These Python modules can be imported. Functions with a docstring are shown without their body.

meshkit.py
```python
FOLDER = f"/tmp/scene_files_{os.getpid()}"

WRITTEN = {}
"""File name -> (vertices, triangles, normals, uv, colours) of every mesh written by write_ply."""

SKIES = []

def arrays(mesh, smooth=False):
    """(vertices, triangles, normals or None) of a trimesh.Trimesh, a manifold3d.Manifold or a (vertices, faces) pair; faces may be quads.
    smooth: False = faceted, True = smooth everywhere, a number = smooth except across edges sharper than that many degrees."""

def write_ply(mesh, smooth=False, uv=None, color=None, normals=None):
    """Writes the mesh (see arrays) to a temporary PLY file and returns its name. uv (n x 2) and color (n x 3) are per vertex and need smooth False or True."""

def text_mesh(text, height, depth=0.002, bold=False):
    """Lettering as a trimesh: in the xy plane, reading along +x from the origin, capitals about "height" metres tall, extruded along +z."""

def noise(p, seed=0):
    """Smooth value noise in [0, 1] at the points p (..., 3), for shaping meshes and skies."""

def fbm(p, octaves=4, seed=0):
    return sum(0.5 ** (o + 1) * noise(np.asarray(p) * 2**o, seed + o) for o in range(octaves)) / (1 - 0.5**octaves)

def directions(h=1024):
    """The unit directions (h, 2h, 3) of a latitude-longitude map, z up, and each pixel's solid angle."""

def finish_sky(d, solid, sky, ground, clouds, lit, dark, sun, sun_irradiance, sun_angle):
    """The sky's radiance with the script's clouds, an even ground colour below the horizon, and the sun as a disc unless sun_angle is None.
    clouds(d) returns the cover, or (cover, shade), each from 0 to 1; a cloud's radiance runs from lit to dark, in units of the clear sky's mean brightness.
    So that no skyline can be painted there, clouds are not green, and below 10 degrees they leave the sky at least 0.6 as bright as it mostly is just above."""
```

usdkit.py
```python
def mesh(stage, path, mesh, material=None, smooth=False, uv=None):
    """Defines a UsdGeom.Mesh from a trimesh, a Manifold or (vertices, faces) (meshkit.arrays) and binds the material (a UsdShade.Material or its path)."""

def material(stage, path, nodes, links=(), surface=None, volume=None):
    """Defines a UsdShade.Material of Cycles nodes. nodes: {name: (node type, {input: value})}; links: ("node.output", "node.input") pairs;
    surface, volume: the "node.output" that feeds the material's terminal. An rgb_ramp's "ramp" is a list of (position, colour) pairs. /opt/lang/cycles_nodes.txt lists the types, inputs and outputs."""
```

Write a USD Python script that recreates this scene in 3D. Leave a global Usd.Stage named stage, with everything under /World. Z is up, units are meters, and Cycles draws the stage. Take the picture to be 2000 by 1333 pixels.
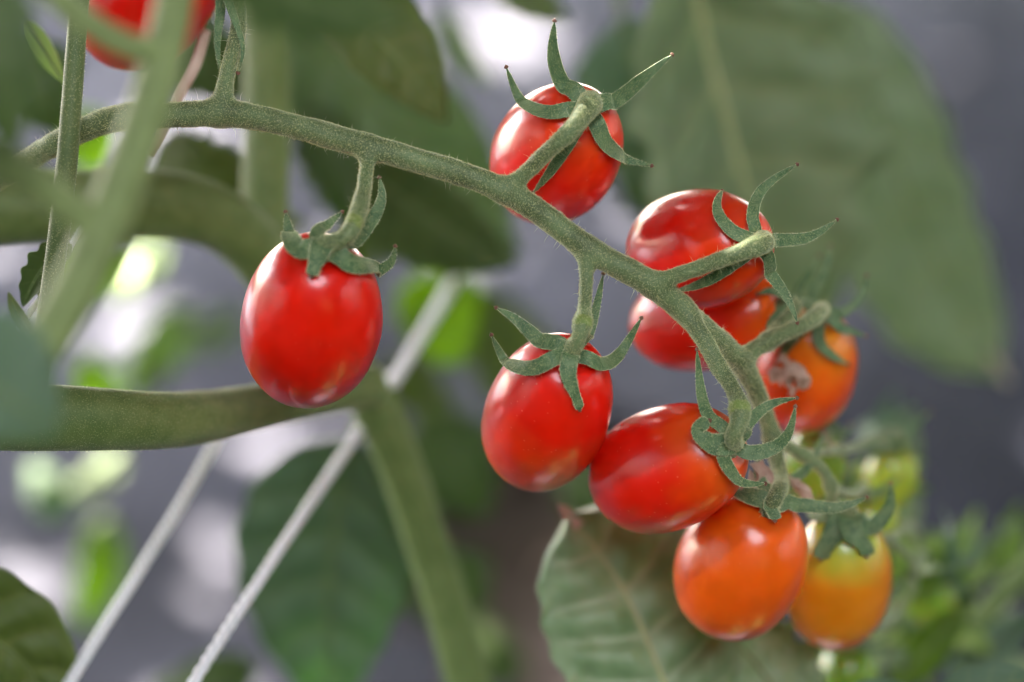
import math, random
import numpy as np, trimesh, usdkit, meshkit
from scipy.interpolate import CubicSpline, PchipInterpolator
from pxr import Usd, UsdGeom, UsdLux, UsdShade, Sdf, Gf, Vt

random.seed(7)
rng = np.random.default_rng(7)
stage = Usd.Stage.CreateInMemory()
UsdGeom.Xform.Define(stage, '/World')

# ---------------------------------------------------------------- camera, sky, sun, exposure
FOCUS, FRAME, PITCH, EYE_Z = 0.425, 0.18, math.radians(22), 0.62
FSTOP, EXPOSURE = 5.0, 5.0
SUN_DIR = np.array([-0.50, 0.62, 0.80]); SUN_DIR /= np.linalg.norm(SUN_DIR)
SUN_I, SKY_I = 0.85, 0.15
GAP, GAP_HALF = (0.06, -0.71, 0.70), 18                                 # the opening between the rows of plants, towards the open sky
RIGHT = np.array([1.0, 0, 0]); FWD = np.array([0, math.cos(PITCH), -math.sin(PITCH)]); UP = np.array([0, math.sin(PITCH), math.cos(PITCH)])
EYE = np.array([0, 0, EYE_Z])

cam = UsdGeom.Camera.Define(stage, '/World/camera')
cam.CreateHorizontalApertureAttr(36.0); cam.CreateVerticalApertureAttr(24.0)
cam.CreateFocalLengthAttr(36.0 * FOCUS / FRAME)
cam.CreateFStopAttr(FSTOP); cam.CreateFocusDistanceAttr(FOCUS); cam.CreateClippingRangeAttr(Gf.Vec2f(0.02, 100.0))
cam.CreateExposureAttr(EXPOSURE)
cam.AddTranslateOp().Set(Gf.Vec3d(*map(float, EYE))); cam.AddRotateXOp().Set(90.0 - math.degrees(PITCH))

sun = UsdLux.DistantLight.Define(stage, '/World/sun')
sun.CreateNormalizeAttr(True); sun.CreateIntensityAttr(SUN_I); sun.CreateAngleAttr(0.5); sun.CreateColorAttr(Gf.Vec3f(1.0, 0.93, 0.82))
z = SUN_DIR; xx = np.cross([0, 0, 1.0], z); xx /= np.linalg.norm(xx); yy = np.cross(z, xx)
sun.AddTransformOp().Set(Gf.Matrix4d(*map(float, (*xx, 0, *yy, 0, *z, 0, 0, 0, 0, 1))))
dome = UsdLux.DomeLight.Define(stage, '/World/sky')
skym = usdkit.material(stage, '/World/Looks/sky', {
    'sky': ('sky_texture', {'sky_type': 'single_scattering', 'sun_disc': False, 'sun_elevation': math.asin(SUN_DIR[2]), 'sun_rotation': math.atan2(SUN_DIR[0], SUN_DIR[1]), 'aerosol_density': 2.0}),
    'mx': ('mix_color', {'fac': 0.72, 'b': (1.9, 1.75, 1.6), 'use_clamp': False}),
    'bg': ('background_shader', {'strength': SKY_I})},
    [('sky.color', 'mx.a'), ('mx.result', 'bg.color')], surface='bg.background')
UsdShade.MaterialBindingAPI.Apply(dome.GetPrim()).Bind(skym)

# ---------------------------------------------------------------- places: photograph points at a depth, in local millimetres (right, up, towards the viewer)
def L(px, py, cz=0.0):
    s = (425 - cz) / 425
    return np.array([(px - 1000) * .09 * s, (666.5 - py) * .09 * s, cz])
def mm(px, cz=0.0):
    return px * .09 * (425 - cz) / 425
def W(p):
    p = np.asarray(p, float)
    return EYE + (p[..., :1] * RIGHT + p[..., 1:2] * UP + (425 - p[..., 2:3]) * FWD) / 1000
def G(px, py, h=0.0):
    d = W(L(px, py, 0)) - EYE
    return EYE + d * (EYE_Z - h) / -d[2]
def spline(ctrl, n):
    c = np.array(ctrl, float)
    t = np.r_[0, np.cumsum(np.linalg.norm(np.diff(c, axis=0), axis=1))]; t /= t[-1]
    return CubicSpline(t, c, bc_type='natural')(np.linspace(0, 1, n)), t
def unit(v):
    v = np.asarray(v, float); return v / np.maximum(np.linalg.norm(v, axis=-1, keepdims=True), 1e-9)

# ---------------------------------------------------------------- scene tree helpers
used = {}
def numbered(path):
    n = used[path] = used.get(path, -1) + 1
    return path if n == 0 else f'{path}_{n:03d}'
bases = {}
def tag(prim, label=None, cat=None, group=None, kind=None):
    for k, v in (('label', label), ('category', cat), ('group', group), ('kind', kind)):
        if v: prim.SetCustomDataByKey(k, v)
    return prim
def thing(name, label, cat, base, group=None, kind=None):
    path = numbered('/World/' + name)
    x = UsdGeom.Xform.Define(stage, path); x.AddTranslateOp().Set(Gf.Vec3d(*map(float, base)))
    bases[path] = np.asarray(base, float)
    return tag(x.GetPrim(), label, cat, group, kind)
def mesh(name, vf, mat, parent=None, smooth=True, local=True, label=None, kind=None, normals=None, prim=None):
    v, f = vf[0], np.asarray(vf[1])
    v = W(v) if local else np.asarray(v, float)
    top = str(parent.GetPath()) if parent else '/World'
    root = '/'.join(top.split('/')[:3])
    v = v - bases.get(root, np.zeros(3))
    path = numbered(top + '/' + name)
    m = usdkit.mesh(stage, path, (v, f), M[mat], smooth=smooth if normals is None else False)
    if normals is not None:
        nw = normals[:, :1] * RIGHT + normals[:, 1:2] * UP - normals[:, 2:3] * FWD
        m.CreateNormalsAttr(Vt.Vec3fArray.FromNumpy(nw.astype(np.float32))); m.SetNormalsInterpolation('vertex')
    for k, a in (prim or {}).items():
        a = np.asarray(a, np.float32)
        ty = Sdf.ValueTypeNames.Color3fArray if a.ndim == 2 else Sdf.ValueTypeNames.FloatArray
        UsdGeom.PrimvarsAPI(m).CreatePrimvar(k, ty, 'vertex').Set(Vt.Vec3fArray.FromNumpy(a) if a.ndim == 2 else Vt.FloatArray.FromNumpy(a))
    return tag(m.GetPrim(), label, None, None, kind)
def join(parts):
    vs, fs, o = [], [], 0
    for v, f in parts:
        f = np.asarray(f)
        if f.shape[1] == 4: f = np.vstack([f[:, [0, 1, 2]], f[:, [0, 2, 3]]])
        vs.append(v); fs.append(f + o); o += len(v)
    return np.vstack(vs), np.vstack(fs)

# ---------------------------------------------------------------- materials
M = {}
def mat(name, nodes, links, surface='out.closure'):
    M[name] = usdkit.material(stage, '/World/Looks/' + name, nodes, links, surface=surface)
def fruit_mat(name, rough=0.26, speck=0.08):
    mat(name, {'tint': ('attribute', {'attribute': 'tint'}), 'g': ('geometry', {}),
        'n': ('noise_texture', {'scale': 160.0, 'detail': 3.0}),
        'mr': ('map_range', {'clamp': True, 'from_min': 0.3, 'from_max': 0.7, 'to_min': 0.93, 'to_max': 1.07}),
        'mul': ('mix_color', {'blend_type': 'multiply', 'fac': 1.0, 'use_clamp': False}),
        'v': ('voronoi_texture', {'scale': 650.0}), 'vr': ('map_range', {'clamp': True, 'from_min': 0.07, 'from_max': 0.17, 'to_min': 1.0, 'to_max': 0.0}),
        'n2': ('noise_texture', {'scale': 130.0, 'detail': 1.0}), 'nr': ('map_range', {'clamp': True, 'from_min': 0.47, 'from_max': 0.6, 'to_min': 0.0, 'to_max': speck}),
        'sm': ('math', {'math_type': 'multiply'}), 'mx': ('mix_color', {'b': (0.85, 0.42, 0.25)}),
        'n3': ('noise_texture', {'scale': 900.0, 'detail': 2.0}), 'b': ('bump', {'strength': 0.06, 'distance': 0.0004}),
        'rn': ('map_range', {'clamp': True, 'from_min': 0.35, 'from_max': 0.7, 'to_min': rough - .03, 'to_max': rough + .1}),
        'p': ('principled_bsdf', {'subsurface_weight': 0.35, 'subsurface_scale': 0.003, 'subsurface_radius': (1.0, 0.25, 0.1), 'specular_ior_level': 0.5, 'ior': 1.5, 'coat_weight': 0.55, 'coat_roughness': 0.19, 'coat_ior': 1.5})},
        [('g.position', 'n.vector'), ('n.fac', 'mr.value'), ('tint.color', 'mul.a'), ('mr.result', 'mul.b'),
         ('g.position', 'v.vector'), ('v.distance', 'vr.value'), ('g.position', 'n2.vector'), ('n2.fac', 'nr.value'), ('vr.result', 'sm.value1'), ('nr.result', 'sm.value2'),
         ('mul.result', 'mx.a'), ('sm.value', 'mx.fac'), ('mx.result', 'p.base_color'), ('g.position', 'n3.vector'), ('n3.fac', 'b.height'), ('b.normal', 'p.normal'),
         ('n2.fac', 'rn.value'), ('rn.result', 'p.roughness')], 'p.BSDF')
def plant_mat(name, c1, c2, speck=(0.5, 0.48, 0.22), amount=0.5, scale=260.0, fine=3200.0, sheen=0.25, rough=0.55):
    mat(name, {'g': ('geometry', {}), 'n': ('noise_texture', {'scale': scale, 'detail': 4.0}),
        'r': ('map_range', {'clamp': True, 'from_min': 0.32, 'from_max': 0.68}), 'mx': ('mix_color', {'a': c1, 'b': c2}),
        'f': ('noise_texture', {'scale': fine, 'detail': 2.0}), 'fr': ('map_range', {'clamp': True, 'from_min': 0.55, 'from_max': 0.72, 'to_min': 0.0, 'to_max': amount}),
        'm2': ('mix_color', {'b': speck}), 'b': ('bump', {'strength': 0.5, 'distance': 0.0002}),
        'p': ('principled_bsdf', {'roughness': rough, 'sheen_weight': sheen, 'sheen_roughness': 0.4, 'sheen_tint': (0.85, 0.9, 0.6), 'specular_ior_level': 0.35})},
        [('g.position', 'n.vector'), ('n.fac', 'r.value'), ('r.result', 'mx.fac'), ('g.position', 'f.vector'), ('f.fac', 'fr.value'), ('fr.result', 'm2.fac'),
         ('mx.result', 'm2.a'), ('m2.result', 'p.base_color'), ('f.fac', 'b.height'), ('b.normal', 'p.normal')], 'p.BSDF')
def leaf_mat(name, c1, c2, vein, through, fac=0.3, rough=0.5, sheen=0.2, scale=70.0):
    mat(name, {'g': ('geometry', {}), 'n': ('noise_texture', {'scale': scale, 'detail': 5.0}), 'r': ('map_range', {'clamp': True, 'from_min': 0.35, 'from_max': 0.65}),
        'mx': ('mix_color', {'a': c1, 'b': c2}), 'v': ('attribute', {'attribute': 'vein'}), 'm2': ('mix_color', {'b': vein}),
        'f': ('noise_texture', {'scale': 1500.0, 'detail': 2.0}), 'b': ('bump', {'strength': 0.4, 'distance': 0.0003}),
        'p': ('principled_bsdf', {'roughness': rough, 'sheen_weight': sheen, 'sheen_roughness': 0.45, 'specular_ior_level': 0.45}),
        't': ('translucent_bsdf', {'color': through}), 'out': ('mix_closure', {'fac': fac})},
        [('g.position', 'n.vector'), ('n.fac', 'r.value'), ('r.result', 'mx.fac'), ('mx.result', 'm2.a'), ('v.fac', 'm2.fac'), ('m2.result', 'p.base_color'),
         ('g.position', 'f.vector'), ('f.fac', 'b.height'), ('b.normal', 'p.normal'), ('p.BSDF', 'out.closure1'), ('t.BSDF', 'out.closure2')])
def plain_mat(name, c1, c2, scale, rough=0.7, bump=0.3, dist=0.002, spec=0.5):
    mat(name, {'g': ('geometry', {}), 'n': ('noise_texture', {'scale': scale, 'detail': 6.0}), 'r': ('map_range', {'clamp': True, 'from_min': 0.35, 'from_max': 0.65}),
        'mx': ('mix_color', {'a': c1, 'b': c2}), 'b': ('bump', {'strength': bump, 'distance': dist}), 'p': ('principled_bsdf', {'roughness': rough, 'specular_ior_level': spec})},
        [('g.position', 'n.vector'), ('n.fac', 'r.value'), ('r.result', 'mx.fac'), ('mx.result', 'p.base_color'), ('n.fac', 'b.height'), ('b.normal', 'p.normal')], 'p.BSDF')

fruit_mat('tomato_skin'); fruit_mat('tomato_skin_dusty', 0.29, 0.2)
plant_mat('truss_green', (0.085, 0.118, 0.045), (0.15, 0.215, 0.09), amount=0.6, sheen=0.6, scale=150)
plant_mat('calyx_green', (0.055, 0.12, 0.045), (0.14, 0.215, 0.09), amount=0.5, scale=700, sheen=0.4)
plant_mat('stalk_green', (0.085, 0.13, 0.04), (0.125, 0.165, 0.055), amount=0.4)
plant_mat('stem_olive', (0.10, 0.16, 0.04), (0.155, 0.215, 0.065), amount=0.35)
plant_mat('midrib_pale', (0.34, 0.38, 0.16), (0.42, 0.44, 0.2), amount=0.1)
plant_mat('stalk_light', (0.15, 0.20, 0.065), (0.20, 0.26, 0.09), amount=0.3)
plant_mat('knuckle_green', (0.16, 0.24, 0.05), (0.22, 0.28, 0.07), amount=0.4)
plant_mat('dry_petal', (0.42, 0.26, 0.19), (0.55, 0.38, 0.28), speck=(0.3, 0.16, 0.1), scale=500)
plant_mat('brown_tip', (0.16, 0.06, 0.04), (0.22, 0.1, 0.06), amount=0.2)
plant_mat('straw', (0.50, 0.36, 0.28), (0.62, 0.48, 0.38), amount=0.2)
plain_mat('hair', (0.62, 0.63, 0.36), (0.75, 0.73, 0.45), 900, 0.5, 0.0)
plain_mat('gland', (0.44, 0.44, 0.17), (0.56, 0.54, 0.26), 900, 0.4, 0.0)
plain_mat('twine', (0.86, 0.86, 0.88), (0.93, 0.93, 0.95), 1200, 0.6, 0.5, 0.0005)
plain_mat('soil', (0.28, 0.20, 0.17), (0.42, 0.32, 0.27), 30, 0.95, 0.8, 0.02, 0.1)
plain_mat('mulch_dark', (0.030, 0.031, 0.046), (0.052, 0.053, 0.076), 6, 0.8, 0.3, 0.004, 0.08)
plain_mat('mulch', (0.056, 0.055, 0.070), (0.122, 0.119, 0.150), 4.0, 0.8, 0.3, 0.004, 0.08)
leaf_mat('leaf_grey', (0.21, 0.29, 0.145), (0.31, 0.39, 0.22), (0.42, 0.46, 0.22), (0.24, 0.36, 0.05), 0.25)
leaf_mat('leaf_pale', (0.17, 0.29, 0.125), (0.32, 0.44, 0.25), (0.46, 0.50, 0.33), (0.24, 0.36, 0.05), 0.2, 0.42, 0.35, 160.0)
leaf_mat('leaf_sage', (0.20, 0.275, 0.13), (0.29, 0.36, 0.21), (0.36, 0.38, 0.2), (0.24, 0.36, 0.05), 0.25)
leaf_mat('leaf_teal', (0.11, 0.19, 0.11), (0.165, 0.25, 0.155), (0.26, 0.33, 0.16), (0.14, 0.28, 0.03), 0.25)
leaf_mat('leaf_mid', (0.125, 0.20, 0.065), (0.185, 0.26, 0.105), (0.22, 0.27, 0.11), (0.14, 0.26, 0.01), 0.3)
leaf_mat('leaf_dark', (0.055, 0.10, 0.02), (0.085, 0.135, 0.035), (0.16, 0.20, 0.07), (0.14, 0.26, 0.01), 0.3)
leaf_mat('leaf_olive', (0.10, 0.145, 0.03), (0.14, 0.185, 0.05), (0.26, 0.27, 0.09), (0.22, 0.30, 0.03), 0.3)
leaf_mat('leaf_bright', (0.10, 0.20, 0.01), (0.15, 0.26, 0.02), (0.25, 0.34, 0.06), (0.20, 0.30, 0.004), 0.45)
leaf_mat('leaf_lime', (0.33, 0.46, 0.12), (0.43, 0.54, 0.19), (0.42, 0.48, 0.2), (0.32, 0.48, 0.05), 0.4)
mat('leaf_canopy', {'d': ('diffuse_bsdf', {'color': (0.06, 0.095, 0.03)})}, [], 'd.BSDF')

# ---------------------------------------------------------------- shape helpers (local millimetres)
def frames(p, hint):
    t = unit(np.gradient(p, axis=0)); h = np.broadcast_to(np.asarray(hint, float), p.shape)
    n = unit(h - (h * t).sum(1, keepdims=True) * t)
    return t, np.cross(t, n), n
def tube(ctrl, radii, n=60, ring=18, rough=0.0, seed=0, ridge=0.0):
    p, t = spline(ctrl, n)
    r = PchipInterpolator(t, radii)(np.linspace(0, 1, n)) if np.ndim(radii) else np.full(n, radii)
    tt = unit(np.gradient(p, axis=0)); u = np.zeros_like(p)
    a = np.cross(tt[0], [0.3, 0.2, 1.0]); u[0] = unit(a)
    for i in range(1, n): u[i] = unit(u[i - 1] - (u[i - 1] @ tt[i]) * tt[i])
    w = np.cross(tt, u); th = np.linspace(0, 2 * np.pi, ring, endpoint=False)
    rr = r[:, None] * (1 + ridge * np.cos(5 * th)[None])
    v = p[:, None] + rr[..., None] * (np.cos(th)[None, :, None] * u[:, None] + np.sin(th)[None, :, None] * w[:, None])
    v = v.reshape(-1, 3)
    if rough: v = v + (meshkit.fbm(v / (3 * r.mean()) + seed, 3)[:, None] - .5) * 2 * rough * np.repeat(r, ring)[:, None] * unit(v - np.repeat(p, ring, 0))
    i = np.arange(n - 1)[:, None] * ring; j = np.arange(ring)[None]; k = (j + 1) % ring
    f = np.stack([i + j, i + k, i + ring + k, i + ring + j], -1).reshape(-1, 4)
    f = np.vstack([f[:, [0, 1, 2]], f[:, [0, 2, 3]]])
    c0, c1 = len(v), len(v) + 1
    v = np.vstack([v, p[0] - tt[0] * r[0] * .4, p[-1] + tt[-1] * r[-1] * .4])
    e = (n - 1) * ring; j = np.arange(ring); k = (j + 1) % ring
    f = np.vstack([f, np.stack([np.full(ring, c0), k, j], 1), np.stack([np.full(ring, c1), e + j, e + k], 1)])
    return v, f
def hairs(pts, nrm, length, radius, tilt=0.5):
    n = len(pts); d = unit(nrm + rng.normal(0, tilt, (n, 3)) * .6)
    a = unit(np.cross(d, rng.normal(size=(n, 3)))); b = np.cross(d, a); v = []
    for k in range(3):
        th = 2 * np.pi * k / 3; v.append(pts - nrm * .05 + radius[:, None] * (math.cos(th) * a + math.sin(th) * b))
    mid = pts + d * length[:, None] * .6; bend = rng.normal(0, .18, (n, 3)) * length[:, None]
    for k in range(3):
        th = 2 * np.pi * k / 3; v.append(mid + .6 * radius[:, None] * (math.cos(th) * a + math.sin(th) * b))
    v.append(pts + d * length[:, None] + bend)
    V = np.stack(v, 1).reshape(-1, 3); o = np.arange(n)[:, None] * 7
    tri = []
    for k in range(3):
        q = (k + 1) % 3; tri += [(k, q, 3 + q), (k, 3 + q, 3 + k), (3 + k, 3 + q, 6)]
    return V, (o[:, :, None] + np.array(tri)[None]).reshape(-1, 3)
def beads(pts, rad):
    n = len(pts); o = np.array([[1, 0, 0], [-1, 0, 0], [0, 1, 0], [0, -1, 0], [0, 0, 1], [0, 0, -1.]])
    f = np.array([[0, 2, 4], [2, 1, 4], [1, 3, 4], [3, 0, 4], [2, 0, 5], [1, 2, 5], [3, 1, 5], [0, 3, 5]])
    return (pts[:, None] + o[None] * rad[:, None, None]).reshape(-1, 3), (np.arange(n)[:, None, None] * 6 + f[None]).reshape(-1, 3)
def sample(v, f, n):
    tri = v[f]; cr = np.cross(tri[:, 1] - tri[:, 0], tri[:, 2] - tri[:, 0]); ar = np.linalg.norm(cr, axis=1)
    i = rng.choice(len(f), n, p=ar / ar.sum()); a, b = rng.random(n), rng.random(n); s = a + b > 1; a[s], b[s] = 1 - a[s], 1 - b[s]
    return tri[i, 0] + a[:, None] * (tri[i, 1] - tri[i, 0]) + b[:, None] * (tri[i, 2] - tri[i, 0]), cr[i] / ar[i, None]

# ---------------------------------------------------------------- ground, sheet
def grid(x0, x1, y0, y1, s, h):
    xs, ys = np.arange(x0, x1 + s / 2, s), np.arange(y0, y1 + s / 2, s)
    X, Y = np.meshgrid(xs, ys, indexing='ij'); Z = h(X, Y)
    v = np.stack([X, Y, Z], -1).reshape(-1, 3); n = len(ys)
    i = (np.arange(len(xs) - 1)[:, None] * n + np.arange(n - 1)[None]).ravel()
    return v, np.stack([i, i + n, i + n + 1, i + 1], 1)
def soil_h(X, Y):
    return -.006 + .012 * (meshkit.fbm(np.stack([X * 14, Y * 14, 0 * X], -1), 4, 3) - .5)
def sheet_h(X, Y):
    return .010 + .035 * meshkit.fbm(np.stack([X * 2.5, Y * 1.3, 0 * X], -1), 3, 5) + .012 * np.abs(np.sin(X * 9 + 1.5 * Y + 2 * meshkit.noise(np.stack([X * 2, Y * 2, 0 * X], -1), 9)))
tag(mesh('soil', grid(-6, 6, -4, 9, .06, soil_h), 'soil', local=False), 'brown bare soil under the plants', None, None, 'structure')
gv, gf = grid(-3, 3, -1.6, 5, .03, sheet_h)
hole_c = G(1130, 1200)
fc = gv[gf].mean(1); rel = (fc[:, :2] - hole_c[:2]) / np.array([.085, .19])
rel_r = np.hypot(rel[:, 0], rel[:, 1]) + .35 * (meshkit.fbm(np.c_[fc[:, :2] * 11, fc[:, 0] * 0], 3, 2) - .5)
gf = gf[rel_r > 1]
gf = np.vstack([gf[:, [0, 1, 2]], gf[:, [0, 2, 3]]])
tag(mesh('ground_sheet', (gv, gf), 'mulch', local=False), 'grey ground cover sheet laid behind the tomato plants', None, None, 'structure')

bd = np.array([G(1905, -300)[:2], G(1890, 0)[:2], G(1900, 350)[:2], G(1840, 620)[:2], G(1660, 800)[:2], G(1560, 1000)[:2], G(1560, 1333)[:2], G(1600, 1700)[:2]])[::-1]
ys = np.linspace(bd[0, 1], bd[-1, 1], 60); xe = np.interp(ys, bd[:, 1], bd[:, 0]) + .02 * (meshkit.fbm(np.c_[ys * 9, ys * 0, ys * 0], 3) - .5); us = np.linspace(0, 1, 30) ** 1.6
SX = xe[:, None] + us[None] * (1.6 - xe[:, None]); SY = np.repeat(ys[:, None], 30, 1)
i = (np.arange(59)[:, None] * 30 + np.arange(29)[None]).ravel()
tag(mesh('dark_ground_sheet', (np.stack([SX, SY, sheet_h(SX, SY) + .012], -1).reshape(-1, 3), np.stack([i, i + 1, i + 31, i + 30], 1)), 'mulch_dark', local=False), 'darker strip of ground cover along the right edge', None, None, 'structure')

# ---------------------------------------------------------------- fruit
class Fruit:
    def __init__(s, px, py, cz, ax, a, b, seed):
        s.c = L(px, py, cz); s.cz = cz; s.u = unit(np.array(ax, float)); s.a, s.b, s.seed = mm(a, cz), mm(b, cz), seed
        s.dip = .09 * s.b; s.pole = s.c + s.u * (s.b - s.dip)
        s.e1 = unit(np.cross(s.u, [0.2, 0.3, 1.0] if abs(s.u[2]) < .9 else [1.0, 0, 0])); s.e2 = np.cross(s.u, s.e1)
    def surf(s, px, py):
        "depth of the skin towards the viewer along the sight line, or of the nearest pass"
        eye = np.array([0, 0, 425.0]); d = unit(L(px, py, 0) - eye)
        B = np.stack([s.e1 / s.a, s.e2 / s.a, s.u / s.b]); o, dd = B @ (eye - s.c), B @ d
        A, H, C = dd @ dd, o @ dd, o @ o - 1
        t = (-H - math.sqrt(max(0, H * H - A * C))) / A
        return 425 + t * d[2]
    def mesh(s):
        nt, nr = 64, 72
        t = np.linspace(0, np.pi, nt); th = np.linspace(0, 2 * np.pi, nr, endpoint=False)
        r = s.a * np.sin(t) ** .9; z = s.b * np.cos(t)
        r = r * (1 - .05 * np.cos(t))                                 # a little fuller below
        z = z - s.dip * np.exp(-(r / (.34 * s.a)) ** 2) * (z > 0) + .015 * s.b * np.exp(-(r / (.12 * s.a)) ** 2) * (z < 0) * -1
        R, Z, TH = np.repeat(r[1:-1], nr), np.repeat(z[1:-1], nr), np.tile(th, nt - 2)
        q = np.stack([R * np.cos(TH), R * np.sin(TH), Z], 1)
        k = 1 + .05 * (meshkit.fbm(q / 9.0 + s.seed * 7, 2) - .5) + .008 * np.cos(2 * TH + s.seed) * np.minimum(1, R / s.a * 1.5)
        q[:, :2] *= k[:, None]
        q = np.vstack([q, [0, 0, z[0]], [0, 0, z[-1]]])
        i = (np.arange(nt - 3)[:, None] * nr); j = np.arange(nr)[None]; kk = (j + 1) % nr
        f = np.stack([i + j, i + nr + j, i + nr + kk, i + kk], -1).reshape(-1, 4); f = np.vstack([f[:, [0, 1, 2]], f[:, [0, 2, 3]]])
        T, Bm = len(q) - 2, len(q) - 1; j = np.arange(nr); kk = (j + 1) % nr; e = (nt - 3) * nr
        f = np.vstack([f, np.stack([np.full(nr, T), j, kk], 1), np.stack([np.full(nr, Bm), e + kk, e + j], 1)])
        v = s.c + q[:, :1] * s.e1 + q[:, 1:2] * s.e2 + q[:, 2:] * s.u
        return v, f, q[:, 2] / s.b, np.arctan2(q[:, 1], q[:, 0])
F = {}
RED, DEEP, ORR, ORA, AMB, YEL, GRN, LIME = (np.array(c) for c in ((.63, .007, .001), (.48, .003, .001), (.68, .04, .002), (.68, .090, .003), (.60, .19, .006), (.66, .36, .03), (.13, .26, .02), (.28, .38, .03)))
def add_fruit(key, spec, label, cols, matn='tomato_skin', group='tomatoes on the truss', name='cherry_tomato', cat='tomato', blotch=0.35):
    fr = Fruit(*spec); F[key] = fr
    fr.thing = thing(name, label, cat, W(fr.c - fr.u * fr.b), group)
    v, f, h, th = fr.mesh()
    h2 = np.clip((h + 1) / 2 + blotch * (meshkit.fbm(v / 7.0 + fr.seed * 3, 3) - .5), 0, 1)
    tint = np.stack([np.interp(h2, np.linspace(0, 1, len(cols)), [c[k] for c in cols]) for k in range(3)], 1)
    mesh('skin', (v, f), matn, fr.thing, prim={'tint': tint})
    return fr

add_fruit('T1', (608, 625, 0, (.17, .68, .71), 137, 200, 1), 'glossy deep red plum tomato hanging alone at the left below the arching stem', [DEEP, DEEP, RED, RED])
add_fruit('T2', (1088, 299, -14, (.30, -.40 * -1, .87), 124, 178, 2), 'red tomato at the top with its five pointed sepals spread towards the viewer', [DEEP, RED, RED, ORR], 'tomato_skin_dusty')
add_fruit('T3', (1070, 805, -11, (.21, .58, .79), 123, 203, 3), 'red tomato hanging in the middle, paler orange at its lower end', [ORR, ORR * .9, RED, RED], 'tomato_skin_dusty')
add_fruit('T4', (1368, 486, -14, (.52, .03, .85), 117, 180, 4), 'bright red tomato upper right, lying behind its thick stalk that ends in a knob', [RED, DEEP, RED, ORR], 'tomato_skin')
add_fruit('T5', (1306, 914, -10, (.60, .28, .75), 121, 190, 5), 'tilted red tomato with orange shoulder touching the orange one below it', [RED, RED, RED, ORA], 'tomato_skin_dusty')
add_fruit('T6', (1385, 622, -36, (.80, .12, .58), 100, 172, 6), 'orange red tomato half hidden behind the stem junction under the upper right tomato', [ORR * .8, RED, RED, ORA])
add_fruit('T7', (1575, 722, -46, (.08, .66, .74), 97, 150, 7), 'blurred orange red tomato at the far right side of the truss', [RED * .8, ORR, ORA, AMB])
add_fruit('T8', (1449, 1102, -20, (.26, .70, .66), 126, 170, 8), 'orange half ripe tomato at the bottom, below the tilted red one', [ORR, ORA * .9, ORA, ORA])
add_fruit('T9', (1638, 1132, -38, (.03, .80, .60), 104, 158, 9), 'amber yellow unripe tomato with a green shoulder, lowest at the right', [ORA * .85, AMB * .9, AMB * .9, LIME * 1.1])
add_fruit('T10', (296, -26, -18, (.55, .60, .50), 130, 190, 10), 'dark red tomato cut off by the top left edge behind a blurred stem', [DEEP, DEEP, DEEP, RED], 'tomato_skin')
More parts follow.
